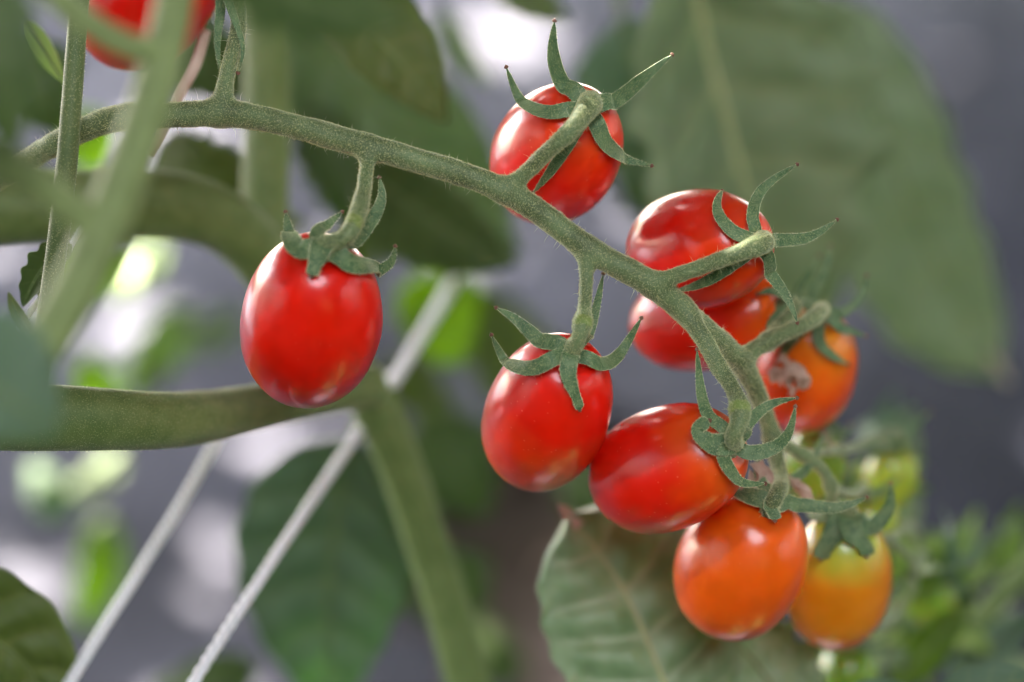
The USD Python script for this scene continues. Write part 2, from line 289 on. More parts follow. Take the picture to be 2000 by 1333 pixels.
for key, spec, lab in (('G1', (1690, 1020, -75, (-.1, .6, .7), 66, 74), 'small lime green tomato just above the amber one'),
                       ('G2', (1738, 930, -88, (.1, .7, .6), 56, 70), 'small bright yellow green tomato, highest of the unripe ones'),
                       ('G3', (1812, 1165, -112, (-.2, .8, .5), 55, 66), 'small green tomato with a pale glint, right of the amber one'),
                       ('G4', (1655, 1322, -84, (.0, .8, .5), 62, 72), 'small green tomato at the bottom edge below the amber one'),
                       ('G5', (1590, 905, -66, (.1, .8, .5), 60, 84), 'dull green tomato behind the lower sepals of the tilted red one')):
    add_fruit(key, (*spec, 20 + int(key[1])), lab, [LIME, LIME, LIME * .9, LIME * .8] if key in ('G1', 'G2') else [GRN * 1.2, LIME * .8, GRN, GRN * .9], 'tomato_skin', 'unripe green tomatoes at the lower right', 'green_tomato')

# ---------------------------------------------------------------- truss: smoothly joined branches out of one distance field, cut into its parts
def fin(k, back=4.0, sink=.6):  #                                        # end of a stalk at a fruit: along the axis into the dip
    f = F[k]; return [f.pole + f.u * back, f.pole - f.u * sink]
def pts(*a, k=1.0): return [L(*q[:3]) for q in a], [k * mm(q[3], q[2]) for q in a]
BR = []
def branch(name, a, end=None, r_end=(22, 27), back=3.5):
    p, r = pts(*a, k=.77 if name == 'rachis' else .73)
    if end:
        e = fin(end, back); p += e; r += [.78 * mm(x, F[end].cz) for x in r_end]
    BR.append((name, p, r))
branch('rachis', [(-90, 400, -22, 30), (20, 335, -16, 27), (90, 292, -10, 28), (160, 255, -6, 31), (250, 228, -3, 33), (340, 225, -1, 32), (435, 222, 0, 33), (560, 243, 2, 30), (720, 287, 3, 31), (860, 327, 3, 30), (985, 374, 2, 31), (1080, 434, 1, 31), (1150, 487, 1, 31), (1280, 560, 0, 32), (1345, 615, -2, 29), (1400, 662, -7, 28), (1445, 708, -12, 27), (1480, 770, -17, 23), (1507, 850, -21, 21), (1522, 925, -19, 20)], 'T8', (20, 24))
branch('pedicel', [(718, 290, 3, 25), (714, 345, 6, 19), (705, 398, 10, 23), (692, 436, 13, 25), (668, 470, 14, 23)], 'T1', (28, 38), 1.6)
branch('pedicel', [(985, 372, 2, 26), (1020, 345, 3, 22), (1065, 300, 6, 22), (1110, 260, 8, 23)], 'T2', (30, 28))
branch('pedicel', [(1143, 483, 1, 24), (1145, 530, 2, 18), (1142, 600, 4, 18), (1138, 632, 6, 28), (1131, 660, 7, 19)], 'T3', (20, 25))
branch('pedicel', [(1275, 556, 0, 27), (1315, 541, 2, 22), (1380, 518, 4, 21), (1440, 495, 6, 22)], 'T4', (28, 26))
branch('pedicel', [(1330, 600, -1, 25), (1375, 664, 1, 24), (1408, 722, 3, 23), (1438, 774, 6, 22), (1445, 800, 7, 31), (1443, 828, 8.5, 22), (1432, 852, 8.0, 22)], 'T5', (26, 38), 1.5)
branch('pedicel', [(430, 222, 0, 32), (437, 180, 0, 24), (450, 120, -2, 21), (468, 40, -5, 20), (450, -60, -8, 18)], 'T10', (20, 24))
branch('pedicel', [(1448, 702, -12, 25), (1490, 672, -14, 22), (1545, 645, -16, 21), (1578, 630, -19, 22)], 'T7', (19, 20), 1.6)
branch('pedicel', [(1500, 668, -15, 20), (1530, 628, -22, 18)], 'T6', (18, 22))
branch('pedicel', [(1508, 855, -21, 18), (1570, 890, -26, 15), (1622, 950, -28, 14), (1640, 1000, -28, 15)], 'T9', (16, 20))
branch('pedicel', [(1570, 890, -26, 14), (1640, 880, -45, 12), (1700, 860, -66, 12)], 'G2', (11, 12))
branch('pedicel', [(1622, 950, -28, 13), (1680, 960, -52, 11)], 'G1', (11, 12))
branch('pedicel', [(1640, 1000, -28, 11), (1730, 1050, -55, 11)], 'G3', (11, 12))
branch('pedicel', [(1640, 880, -45, 11), (1612, 850, -52, 11)], 'G5', (11, 12))
branch('pedicel', [(1730, 1050, -55, 11), (1770, 1180, -78, 10), (1700, 1240, -80, 10)], 'G4', (11, 12))
H = 0.42
allp = np.vstack([np.array(p) for _, p, _ in BR]); lo = allp.min(0) - 6; n3 = np.ceil((allp.max(0) + 6 - lo) / H).astype(int)
D = np.full(n3, 9.0, np.float32); OWN = np.zeros(n3, np.int8); best = np.full(n3, 9.0, np.float32)
for bi, (_, p, r) in enumerate(BR):
    ns = max(12, int(np.linalg.norm(np.diff(np.array(p), axis=0), axis=1).sum() / 1.2))
    q, t = spline(p, ns); rad = PchipInterpolator(t, r)(np.linspace(0, 1, ns))
    a = np.maximum(((q.min(0) - 6 - lo) / H).astype(int), 0); b = np.minimum(((q.max(0) + 6 - lo) / H).astype(int) + 1, n3)
    d = np.full(b - a, 9.0, np.float32)
    for k in range(ns - 1):
        i0 = np.maximum((((np.minimum(q[k], q[k + 1])) - 5.5 - lo) / H).astype(int), a); i1 = np.minimum(((np.maximum(q[k], q[k + 1]) + 5.5 - lo) / H).astype(int) + 1, b)
        X = np.stack(np.meshgrid(*[lo[m] + H * np.arange(i0[m], i1[m]) for m in range(3)], indexing='ij'), -1)
        ab = q[k + 1] - q[k]; tt = np.clip(((X - q[k]) @ ab) / (ab @ ab), 0, 1)
        dist = np.linalg.norm(X - q[k] - tt[..., None] * ab, axis=-1) - (rad[k] + tt * (rad[k + 1] - rad[k]))
        sl = tuple(slice(i0[m] - a[m], i1[m] - a[m]) for m in range(3)); d[sl] = np.minimum(d[sl], dist)
    sl = tuple(slice(a[m], b[m]) for m in range(3)); Dv = D[sl]
    K = 1.7; hh = np.clip(.5 + .5 * (Dv - d) / K, 0, 1); D[sl] = np.where(np.abs(Dv - d) < K, Dv * (1 - hh) + d * hh - K * hh * (1 - hh), np.minimum(Dv, d))
    w = d < best[sl]; OWN[sl][w] = bi; best[sl][w] = d[w]
def surface_nets(D):
    n = np.array(D.shape); near = np.abs(D) < 2
    S = D < 0; c = [S[i:n[0] - 1 + i, j:n[1] - 1 + j, k:n[2] - 1 + k] for i, j, k in np.ndindex(2, 2, 2)]
    cnt = sum(x.astype(np.int8) for x in c); act = (cnt > 0) & (cnt < 8); idx = np.full(act.shape, -1, np.int64); ijk = np.argwhere(act); idx[act] = np.arange(len(ijk))
    cor = {o: D[ijk[:, 0] + o[0], ijk[:, 1] + o[1], ijk[:, 2] + o[2]] for o in np.ndindex(2, 2, 2)}
    acc, num = np.zeros((len(ijk), 3)), np.zeros(len(ijk))
    for o in np.ndindex(2, 2, 2):
        for m in range(3):
            if o[m] == 0:
                p = list(o); p[m] = 1; A, B = cor[o], cor[tuple(p)]; x = (A < 0) != (B < 0); tt = A[x] / (A[x] - B[x])
                add = np.tile(np.array(o, float), (x.sum(), 1)); add[:, m] += tt; acc[x] += add; num[x] += 1
    v = ijk + acc / num[:, None]; fs = []
    for m in range(3):
        o1, o2 = (m + 1) % 3, (m + 2) % 3; s0, s1 = [slice(None)] * 3, [slice(None)] * 3; s0[m], s1[m] = slice(0, -1), slice(1, None)
        e0, e1 = S[tuple(s0)], S[tuple(s1)]
        e = np.argwhere(e0 != e1); e = e[(e[:, o1] > 0) & (e[:, o2] > 0) & (e[:, o1] < n[o1] - 1) & (e[:, o2] < n[o2] - 1)]
        d1, d2 = np.eye(3, dtype=int)[o1], np.eye(3, dtype=int)[o2]
        qd = np.stack([idx[tuple((e - d1 * x - d2 * y).T)] for x, y in ((1, 1), (0, 1), (0, 0), (1, 0))], 1)
        flip = ~e0[tuple(e.T)]; qd[flip] = qd[flip][:, ::-1]; fs.append(qd)
    f = np.vstack(fs); f = f[(f >= 0).all(1)]
    return v, np.vstack([f[:, [0, 1, 2]], f[:, [0, 2, 3]]])
tv, tf = surface_nets(D)
gi = np.clip(np.round(tv).astype(int), 1, n3 - 2); own_v = OWN[tuple(gi.T)]
tv = lo + tv * H
tmesh = trimesh.Trimesh(tv, tf, process=False); trimesh.smoothing.filter_taubin(tmesh, iterations=8); tv = np.array(tmesh.vertices)
tv = tv + (meshkit.fbm(tv / 2.6, 3, 4)[:, None] - .5) * .46 * np.array(tmesh.vertex_normals)
tmesh = trimesh.Trimesh(tv, tf, process=False); tn = np.array(tmesh.vertex_normals)
truss = thing('tomato_truss', 'green hairy fruit stem arching from upper left down to the right', 'fruit stem', W(L(1280, 555, 0)))
owner = own_v[tf[:, 0]]
fcen = tv[tf].mean(1); owner = owner.astype(int)
for bi, k in ((1, 3), (3, 3), (5, 4)):                              # the swollen joint of three stalks, a part of its own
    c = np.array(BR[bi][1]); t = unit(c[k + 1] - c[k - 1]); w = fcen - c[k]
    ring = (np.abs(w @ t) < .95) & (np.linalg.norm(w, axis=1) < 4.2) & (owner == bi)
    vi, inv = np.unique(tf[ring], return_inverse=True); owner[ring] = 100
    mesh('knuckle', (tv[vi], inv.reshape(-1, 3)), 'knuckle_green', truss, normals=tn[vi])
for bi, (nm, _, _) in enumerate(BR):
    ff = tf[owner == bi]
    if len(ff) < 10: continue
    vi, inv = np.unique(ff, return_inverse=True)
    mesh(nm, (tv[vi], inv.reshape(-1, 3)), 'truss_green', truss, normals=tn[vi])
hp, hn = sample(tv, tf, 105000)
keep = (hp[:, 2] > -30)
hp, hn = hp[keep], hn[keep]
ln = .12 + .28 * rng.random(len(hp)) ** 2; lg = rng.random(len(hp)) < .018; ln[lg] += 1.3 * rng.random(lg.sum()) ** 1.5 + .5
mesh('hair', hairs(hp, hn, ln, np.where(lg, .034, .024)), 'hair', truss, smooth=False, kind='stuff')
gp, gn = sample(tv, tf, 26000); gk = (gp[:, 2] > -28); gp, gn = gp[gk], gn[gk]
mesh('gland_dot', beads(gp + gn * (.1 + .12 * rng.random((len(gp), 1))), .045 + .05 * rng.random(len(gp))), 'gland', truss, smooth=False, kind='stuff')

# ---------------------------------------------------------------- sepals: narrow fleshy blades
def blade(ctrl, w, th=.45, hint=(0, 0, 1), cup=.42, n=34, twist=0.0, wmin=.12, base=.9):
    p, _ = spline(ctrl, n); s = np.linspace(0, 1, n)
    t, sd, nr = frames(p, hint)
    a = twist * s; sd, nr = np.cos(a)[:, None] * sd + np.sin(a)[:, None] * nr, -np.sin(a)[:, None] * sd + np.cos(a)[:, None] * nr
    prof = w * np.maximum(wmin, np.interp(s, [0, .12, .35, .6, .8, .93, 1], [base, .92, .9, .74, .48, .26, .1]))
    prof = prof * np.where(s > .93, np.sqrt(np.maximum(.02, 1 - ((s - .93) / .07) ** 2)), 1); wob = 1 + .16 * (meshkit.fbm(np.c_[s * 6, s * 0 + ctrl[0][0], s * 0], 2) - .5); prof = prof * wob
    ring = 14; ph = np.linspace(0, 2 * np.pi, ring, endpoint=False)
    X, Y = np.cos(ph), np.sin(ph)
    thk = th * np.interp(s, [0, .3, 1], [1.35, 1, .5])
    off = Y[None] * thk[:, None] * (1 - .55 * X[None] ** 2) + cup * prof[:, None] * X[None] ** 2 + .4 * thk[:, None] * np.exp(-(X[None] / .2) ** 2) * np.sign(Y)[None]
    v = p[:, None] + (prof[:, None] * X[None])[..., None] * sd[:, None] + off[..., None] * nr[:, None]
    v = v.reshape(-1, 3)
    i = np.arange(n - 1)[:, None] * ring; j = np.arange(ring)[None]; k = (j + 1) % ring
    f = np.stack([i + j, i + k, i + ring + k, i + ring + j], -1).reshape(-1, 4); f = np.vstack([f[:, [0, 1, 2]], f[:, [0, 2, 3]]])
    c0 = len(v); v = np.vstack([v, p[0], p[-1] + t[-1] * .3]); e = (n - 1) * ring; j = np.arange(ring); k = (j + 1) % ring
    return v, np.vstack([f, np.stack([np.full(ring, c0), k, j], 1), np.stack([np.full(ring, c0 + 1), e + j, e + k], 1)])
def calyx(key, seps, hairy=True):
    "seps: (half width px, [(px, py, lift mm above the skin, or '=' and a depth), ...])"
    fr = F[key]; out = []; rim = []
    # receptacle: a flattened knob in the dip
    t = np.linspace(0, 1, 9); R = mm(31, fr.cz)
    for w, cs, *opt in seps:
        root = fr.pole + fr.u * .25
        ctrl = [root]
        for c in cs:
            ctrl.append(L(c[0], c[1], c[3]) if len(c) > 3 else L(c[0], c[1], fr.surf(c[0], c[1]) + c[2]))
        o = opt[0] if opt else {}
        hint = unit(fr.u * .6 + np.array([0, 0, .8])) if 'hint' not in o else o['hint']
        q, _ = spline(ctrl, 14); B = np.stack([fr.e1 / fr.a, fr.e2 / fr.a, fr.u / fr.b])
        for i in range(2, 14):
            e = B @ (q[i] - fr.c); d = np.linalg.norm(e); lim = 1 + .75 / fr.a
            if d < lim: q[i] = fr.c + (q[i] - fr.c) * lim / d
        q[1] = .5 * q[0] + .5 * q[2] + fr.u * .35; ctrl = list(q)
        v, f = blade(ctrl, .75 * mm(w, fr.cz), hint=hint, **{k: x for k, x in o.items() if k != 'hint'})
        mesh('sepal', (v, f), 'calyx_green', fr.thing); out.append((v, f))
        tip = blade([ctrl[-1] + (ctrl[-2] - ctrl[-1]) * .04, ctrl[-1], ctrl[-1] + unit(ctrl[-1] - ctrl[-2]) * .5], mm(5, fr.cz), .25, hint, 0, 6)
        mesh('sepal_tip', tip, 'brown_tip', fr.thing)
    if hairy:
        for v, f in out:                                             # a fringe of short hairs along the rims
            e = np.vstack([v[0:34 * 14:14], v[7:34 * 14:14]]); k = rng.integers(0, len(e) - 1, 320); k = k[(k != 33)]
            u = rng.random((len(k), 1)); base = e[k] * (1 - u) + e[k + 1] * u
            mid = .5 * (v[0:34 * 14:14] + v[7:34 * 14:14]); mid = np.vstack([mid, mid]); dirn = unit(base - mid[k])
            rim.append(hairs(base - dirn * .05, dirn, rng.uniform(.15, .36, len(k)), np.full(len(k), .028), .7))
        mesh('hair', join(rim), 'hair', fr.thing, smooth=False, kind='stuff')
        jv, jf = join(out); hp, hn = sample(jv, jf, 2200 * len(out))
        ln = .12 + .3 * rng.random(len(hp)) ** 2; lg = rng.random(len(hp)) < .04; ln[lg] += .6 * rng.random(lg.sum())
        mesh('hair', hairs(hp, hn, ln, np.full(len(hp), .02)), 'hair', fr.thing, smooth=False, kind='stuff')
        gp, gn = sample(jv, jf, 1300 * len(out))
        mesh('gland_dot', beads(gp + gn * .08, .035 + .04 * rng.random(len(gp))), 'gland', fr.thing, smooth=False, kind='stuff')
calyx('T1', [(30, [(592, 492, 1.2), (566, 464, 1, 8), (558, 415, 1, 8)]), (34, [(616, 518, 1.0), (611, 534, .8), (609, 540, 1.0)], {'base': 1.1, 'wmin': .5}),
             (29, [(680, 518, .9), (730, 534, 1.0), (762, 515, 1, 7), (772, 482, 1, 9)]), (27, [(682, 478, 1, 10), (722, 436, 1, 7), (745, 390, 1, 5), (741, 348, 1, 4)]), (22, [(620, 472, 1.2), (640, 440, 1, 8), (668, 415, 1, 8)])])
calyx('T2', [(25, [(1103, 175, 1.0), (1080, 110, 1, 2), (1083, 42, 1, 5)]), (24, [(1190, 205, 1.2), (1250, 160, 1, 0), (1312, 108, 1, 2)]),
             (24, [(1175, 275, .7), (1222, 313, 1, -7), (1272, 324, 1, -6)]), (19, [(1105, 290, .7), (1075, 335, .8), (1042, 376, 1.2)]), (21, [(1075, 222, .9), (1015, 195, 1, -5), (989, 132, 1, -3)])])
calyx('T3', [(23, [(1060, 672, 1.2), (1010, 628, 1, 1), (970, 602, 1, 2)]), (22, [(1045, 722, .7), (985, 705, 1, -3), (960, 655, 1, -1)]),
             (20, [(1160, 713, .8), (1215, 685, 1, -3), (1252, 622, 1, -1)]), (24, [(1108, 735, .6), (1120, 770, .6), (1132, 800, .9)], {'wmin': .5}), (17, [(1145, 660, 1.2), (1163, 605, 1, -3), (1178, 536, 1, -2)])])
calyx('T4', [(19, [(1468, 430, 1.5), (1490, 368, 1, -4), (1556, 322, 1, -3)]), (20, [(1432, 455, .8), (1402, 420, 1.0), (1410, 376, 1.8)]),
             (20, [(1515, 470, 1.5, -2), (1580, 463, 1, -5), (1634, 430, 1, -6)]), (20, [(1492, 520, .8, -3), (1535, 580, 1, -4), (1557, 630, 1, -3)]), (19, [(1435, 512, .8), (1385, 545, .8), (1320, 566, .8)])])
calyx('T5', [(32, [(1378, 862, 1.6), (1360, 842, 2.6), (1385, 822, 4.4)], {'wmin': .55, 'base': .8}), (19, [(1382, 815, 1.5), (1366, 750, 1, 0), (1361, 684, 1, 1)]),
             (21, [(1445, 882, .9), (1520, 868, 1.5, 4), (1553, 795, 1, 7)]), (20, [(1460, 825, 1, -2), (1505, 790, 1, -4), (1556, 778, 1, -2)]), (20, [(1408, 885, .7), (1430, 932, .8), (1494, 945, 2.0)])])
calyx('T8', [(26, [(1462, 975, .7), (1440, 966, .9), (1428, 955, 1.4)], {'wmin': .4}), (22, [(1560, 988, .8, -12), (1630, 993, 1, -12), (1692, 972, 1, -12)]), (20, [(1540, 945, 1, -22), (1580, 910, 1, -26), (1610, 845, 1, -26)]),
             (26, [(1504, 1000, .6), (1510, 1012, .6), (1512, 1018, .8)], {'wmin': .6}), (19, [(1492, 960, 1.2), (1482, 930, 1, -14), (1484, 890, 1, -18)])])
calyx('T9', [(36, [(1618, 1060, .8), (1606, 1082, .8), (1603, 1092, .9)], {'wmin': .6}), (34, [(1665, 1050, .8), (1690, 1075, .8), (1693, 1086, 1)], {'wmin': .6}), (24, [(1690, 1035, .8), (1732, 1000, 1, -26), (1740, 945, 1, -24)]), (20, [(1610, 1020, 1, -30), (1580, 990, 1, -38), (1570, 960, 1, -40)])], False)
calyx('T7', [(17, [(1640, 642, 1, -34), (1690, 656, 1, -34)]), (16, [(1645, 612, 1, -36), (1680, 580, 1, -36), (1693, 540, 1, -36)]), (18, [(1600, 672, .8), (1630, 700, .9), (1655, 712, 1)]),
             (18, [(1585, 590, 1, -38), (1610, 530, 1, -42), (1622, 480, 1, -44)]), (16, [(1560, 590, 1, -40), (1575, 540, 1, -46), (1600, 500, 1, -50)]), (20, [(1560, 650, .8), (1530, 690, .8), (1515, 715, 1)])], False)
calyx('T6', [(22, [(1525, 610, .8), (1505, 625, .9), (1498, 640, 1)], {'wmin': .5}), (18, [(1525, 580, .8), (1500, 570, 1), (1480, 575, 1.4)]), (18, [(1545, 640, 1, -26), (1525, 660, 1, -28), (1510, 670, 1, -30)])], False)
calyx('T10', [(17, [(430, 20, 1, -8), (424, 80, 1, -6), (432, 150, 1, -4)]), (15, [(465, 60, 1, -2), (474, 100, 1, -1), (465, 142, 1, 0)])], True)
for k, seps in (('G1', [(14, [(1720, 960, 1, -70), (1760, 930, 1, -72)]), (14, [(1655, 965, 1, -70), (1640, 1000, 1, -68)])]), ('G2', [(15, [(1770, 850, 1, -80), (1815, 805, 1, -82)]), (14, [(1700, 890, 1, -80), (1680, 920, 1, -78)])]),
                ('G3', [(15, [(1860, 1110, 1, -78), (1900, 1105, 1, -80)]), (14, [(1770, 1130, 1, -74), (1745, 1180, 1, -72)])]), ('G4', [(14, [(1700, 1270, 1, -80), (1740, 1265, 1, -80)]), (14, [(1620, 1270, 1, -80), (1600, 1250, 1, -80)])]), ('G5', [(14, [(1650, 850, 1, -62), (1660, 830, 1, -62)])])):
    calyx(k, seps, False)
# withered petals that still cling to two of the fruits
def petals(key, spots):
    for (x, y, cz, dx, dy, ln, wd) in spots:
        wd *= 1.5
        p = L(x, y, cz); d = np.array([dx, dy, .3]) * mm(ln, cz); k = rng.normal(0, .9, (4, 3))
        v, f = blade([p, p + d * .33 + k[0], p + d * .66 + k[1], p + d + k[2]], mm(wd, cz), .2, unit(rng.normal(0, .4, 3) + [0, 0, 1]), .6, 18, twist=2.2)
        mesh('withered_petal', (v, f), 'dry_petal', F[key].thing)
petals('T8', [(1478, 905, -15, -.1, -1, 78, 10), (1488, 915, -15, 0, -1, 70, 9), (1468, 925, -14, .1, -1, 60, 8), (1545, 935, -22, .4, -1, 62, 11), (1556, 950, -22, .4, -.9, 50, 9), (1452, 948, -13, .3, -.6, 40, 7)])
petals('T7', [(1520, 700, -30, .3, -1, 60, 9), (1540, 715, -30, .2, -1, 55, 9), (1530, 740, -29, .8, -.3, 50, 8), (1548, 725, -30, -.3, -1, 60, 9), (1515, 745, -30, .7, .5, 40, 8), (1560, 735, -29, .5, -.4, 40, 7)])

# ---------------------------------------------------------------- leaves
def leaf(mid, wl, wr, mat_, label, name='tomato_leaf', roll=0.0, fold=0.0, wave=1.0, curl=0.0, lobes=.12, nveins=6, seed=0, petiole=None, hint=None, prof=None, group=None, edge=None, puff=1.0, rib=6, rib_mat='stem_olive', dry=0):
    ctrl = [L(*m) for m in mid]; n, m = 64, 41
    p, _ = spline(ctrl, n); s = np.linspace(0, 1, n)
    hz = np.array([0, 0, 1.0]) if hint is None else unit(hint)
    t, sd, nr = frames(p, hz); c_, s_ = math.cos(roll), math.sin(roll)
    sd, nr = c_ * sd + s_ * nr, -s_ * sd + c_ * nr
    czm = np.mean([q[2] for q in mid])
    pf = np.sin(np.pi * np.clip(s, .004, 1 - .002) ** .72) ** .8 if prof is None else np.interp(s, *prof)
    T = np.linspace(-1, 1, m); rr = np.random.default_rng(seed + 100)
    lob = 1 + lobes * np.sin(s * nveins * 2 * np.pi + rr.uniform(0, 6)) * np.sin(np.pi * s) + lobes * .5 * (meshkit.fbm(np.c_[s * 14, s * 0 + seed, s * 0], 2) - .5)
    lob2 = 1 + lobes * np.sin(s * nveins * 2 * np.pi + rr.uniform(0, 6)) * np.sin(np.pi * s) + lobes * .5 * (meshkit.fbm(np.c_[s * 14, s * 0 + seed + 9, s * 0], 2) - .5)
    # sd points to the viewer's left or right depending on the run of the midrib: wl belongs to T < 0
    half = np.where(T[None] < 0, (mm(wl, czm) * pf * lob)[:, None], (mm(wr, czm) * pf * lob2)[:, None]) * np.abs(T)[None] * np.sign(T)[None]
    q = (s[:, None] * nveins - .9 * np.abs(T)[None] ** 1.2 * (1 - .3 * s[:, None])); d = np.abs(q - np.round(q)); sv = np.exp(-(d / .07) ** 2) * (np.abs(T)[None] < .93) * (1 - .6 * np.abs(T)[None])
    wid = .5 * (mm(wl, czm) + mm(wr, czm)); mv = np.exp(-(T[None] * wid / (.012 * wid + .5)) ** 2) * (1 - .5 * s[:, None])
    vein = np.clip(np.maximum(mv, .65 * sv), 0, 1)
    up = np.abs(half) * math.tan(fold) + curl * np.abs(half) ** 2 / wid
    up = up + puff * .025 * wid * (1 - np.exp(-(d / .25) ** 2)) * np.minimum(1, np.abs(T)[None] * 4) * (1 - np.abs(T)[None] ** 4)
    wv = meshkit.fbm(np.stack([s[:, None] * 3 + 0 * half, T[None] * 2 + 0 * half, 0 * half + seed * 3.3], -1), 3) - .5
    up = up + wave * .35 * wid * wv * np.abs(T)[None]
    P = p[:, None] + half[..., None] * sd[:, None] + up[..., None] * nr[:, None]
    top, bot = (P + .14 * nr[:, None]).reshape(-1, 3), (P - .14 * nr[:, None]).reshape(-1, 3)
    i = (np.arange(n - 1)[:, None] * m + np.arange(m - 1)[None]).ravel(); N = n * m
    f = np.stack([i, i + m, i + m + 1, i + 1], 1); fb = f[:, ::-1] + N
    rim = np.r_[np.arange(m), np.arange(2, n + 1) * m - 1, (n - 1) * m + np.arange(m - 2, -1, -1), np.arange(n - 2, 0, -1) * m]; r2 = np.roll(rim, -1)
    fr_ = np.stack([rim, r2, r2 + N, rim + N], 1)
    th = thing(name, label, 'leaf', W(ctrl[0]), group)
    A = np.vstack([f, fb, fr_]); A = np.vstack([A[:, [0, 1, 2]], A[:, [0, 2, 3]]])
    vv = np.r_[vein.ravel(), vein.ravel()]
    mesh('blade', (np.vstack([top, bot]), A), mat_, th, prim={'vein': vv})
    rad = mm(rib, czm) * (1 - .8 * s); k = slice(0, n - 4, 2)
    mesh('midrib', tube((p + nr * .1)[k], rad[k], 40, 8), rib_mat, th)
    if dry:                                                          # the withered point of the blade
        tip = unit(p[-1] - p[-4]); mesh('dry_tip', blade([p[-5] + .35 * nr[-5], p[-2] + .35 * nr[-2], p[-1] + tip * dry * .6, p[-1] + tip * dry], dry * .55, .3, nr[-3], .3, 14), 'straw', th)
    if petiole:
        pc = [L(*x[:3]) for x in petiole]
        mesh('petiole', tube(pc + [p[1]], [mm(x[3], x[2]) for x in petiole] + [rad[0] * 1.2], 40, 12, .05), 'stalk_green', th)
    return th
BG = 'leaves around the fruit'
# right side, behind the fruit
leaf([(1335, -110, -115), (1390, 130, -125), (1450, 350, -130), (1540, 690, -150)], 250, 235, 'leaf_grey', 'wide grey green leaf with a yellowish midrib, behind the upper right tomato', roll=.1, fold=.55, wave=1.3, puff=1.8, rib=11, rib_mat='midrib_pale', hint=(0, .4, .92), seed=1, petiole=[(1330, -240, -115, 18)], curl=.1)
leaf([(1640, 10, -205), (1725, 250, -205), (1830, 520, -212), (1960, 735, -220)], 120, 190, 'leaf_sage', 'large blurred grey green leaf hanging at the right with a pointed tip', roll=-.05, fold=.1, wave=.8, puff=1.2, hint=(0, .35, .94), dry=3.0, seed=2, lobes=.05, prof=([0, .06, .25, .5, .75, .9, 1], [.25, .6, .95, 1, .85, .5, .03]), petiole=[(1600, -200, -210, 18)])
leaf([(1215, 40, -150), (1265, 240, -155), (1290, 420, -160)], 130, 150, 'leaf_teal', 'blurred teal leaf between the top tomato and the wide grey leaf', seed=3, roll=.3, petiole=[(1190, -120, -150, 14)])
# upper middle
leaf([(560, 40, -150), (690, 170, -155), (840, 300, -160), (1010, 500, -170)], 165, 165, 'leaf_mid', 'dark green drooping leaf behind the arching stem', roll=.4, fold=-.15, seed=4, wave=.8, lobes=.0, puff=3.5, petiole=[(420, -80, -80, 16)])
leaf([(700, 330, -120), (800, 400, -122), (930, 480, -125), (1010, 515, -126)], 85, 110, 'leaf_dark', 'dark green leaf under the arching stem left of the top tomato', seed=5, roll=-.3, lobes=.05, puff=2)
leaf([(780, 640, -205), (850, 600, -205), (940, 560, -205)], 70, 120, 'leaf_bright', 'bright green leaf behind the twine between two hanging tomatoes', seed=6, wave=.4, lobes=.06)
leaf([(640, -60, -60), (700, 30, -60), (790, 130, -62), (870, 240, -66)], 110, 90, 'leaf_olive', 'olive green leaf at the top edge left of the white glare', lobes=.02, seed=7, roll=.4)
leaf([(960, -60, -160), (1040, 10, -160), (1110, 40, -160)], 60, 40, 'leaf_olive', 'small blurred leaf at the top edge above the top tomato', seed=8)
# foreground
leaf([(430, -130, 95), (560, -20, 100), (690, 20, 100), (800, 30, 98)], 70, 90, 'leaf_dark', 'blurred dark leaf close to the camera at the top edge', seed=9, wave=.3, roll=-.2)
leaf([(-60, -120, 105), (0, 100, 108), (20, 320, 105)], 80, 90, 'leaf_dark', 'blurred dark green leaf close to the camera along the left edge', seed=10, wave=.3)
leaf([(-120, 700, 95), (20, 780, 98), (110, 850, 96)], 150, 120, 'leaf_teal', 'blurred teal leaf close to the camera at the left edge', seed=11, wave=.2, lobes=.02, puff=.2)
# left
leaf([(-190, 1180, -40), (-60, 1225, -38), (40, 1290, -40), (110, 1430, -46)], 130, 100, 'leaf_olive', 'dark green wrinkled leaf in the bottom left corner', seed=13, wave=1.0, lobes=.03, puff=4.5)
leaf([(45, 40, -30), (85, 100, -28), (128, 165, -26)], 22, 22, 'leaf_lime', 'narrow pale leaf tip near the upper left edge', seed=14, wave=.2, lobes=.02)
leaf([(140, 480, -14), (80, 530, -12), (45, 600, -12)], 30, 34, 'leaf_dark', 'small dark folded leaf at the left edge beside the thin stalk', seed=15, fold=.5, wave=.4)
leaf([(60, 660, -16), (35, 620, -15), (16, 570, -14)], 14, 16, 'leaf_olive', 'tiny pointed leaflet at the left edge below the folded leaf', seed=16, wave=.3, lobes=.03)
leaf([(115, 640, -18), (100, 610, -18), (72, 560, -17)], 13, 15, 'leaf_bright', 'tiny yellow green leaflet beside the foot of the thin stalk', seed=17, wave=.3, lobes=.03)
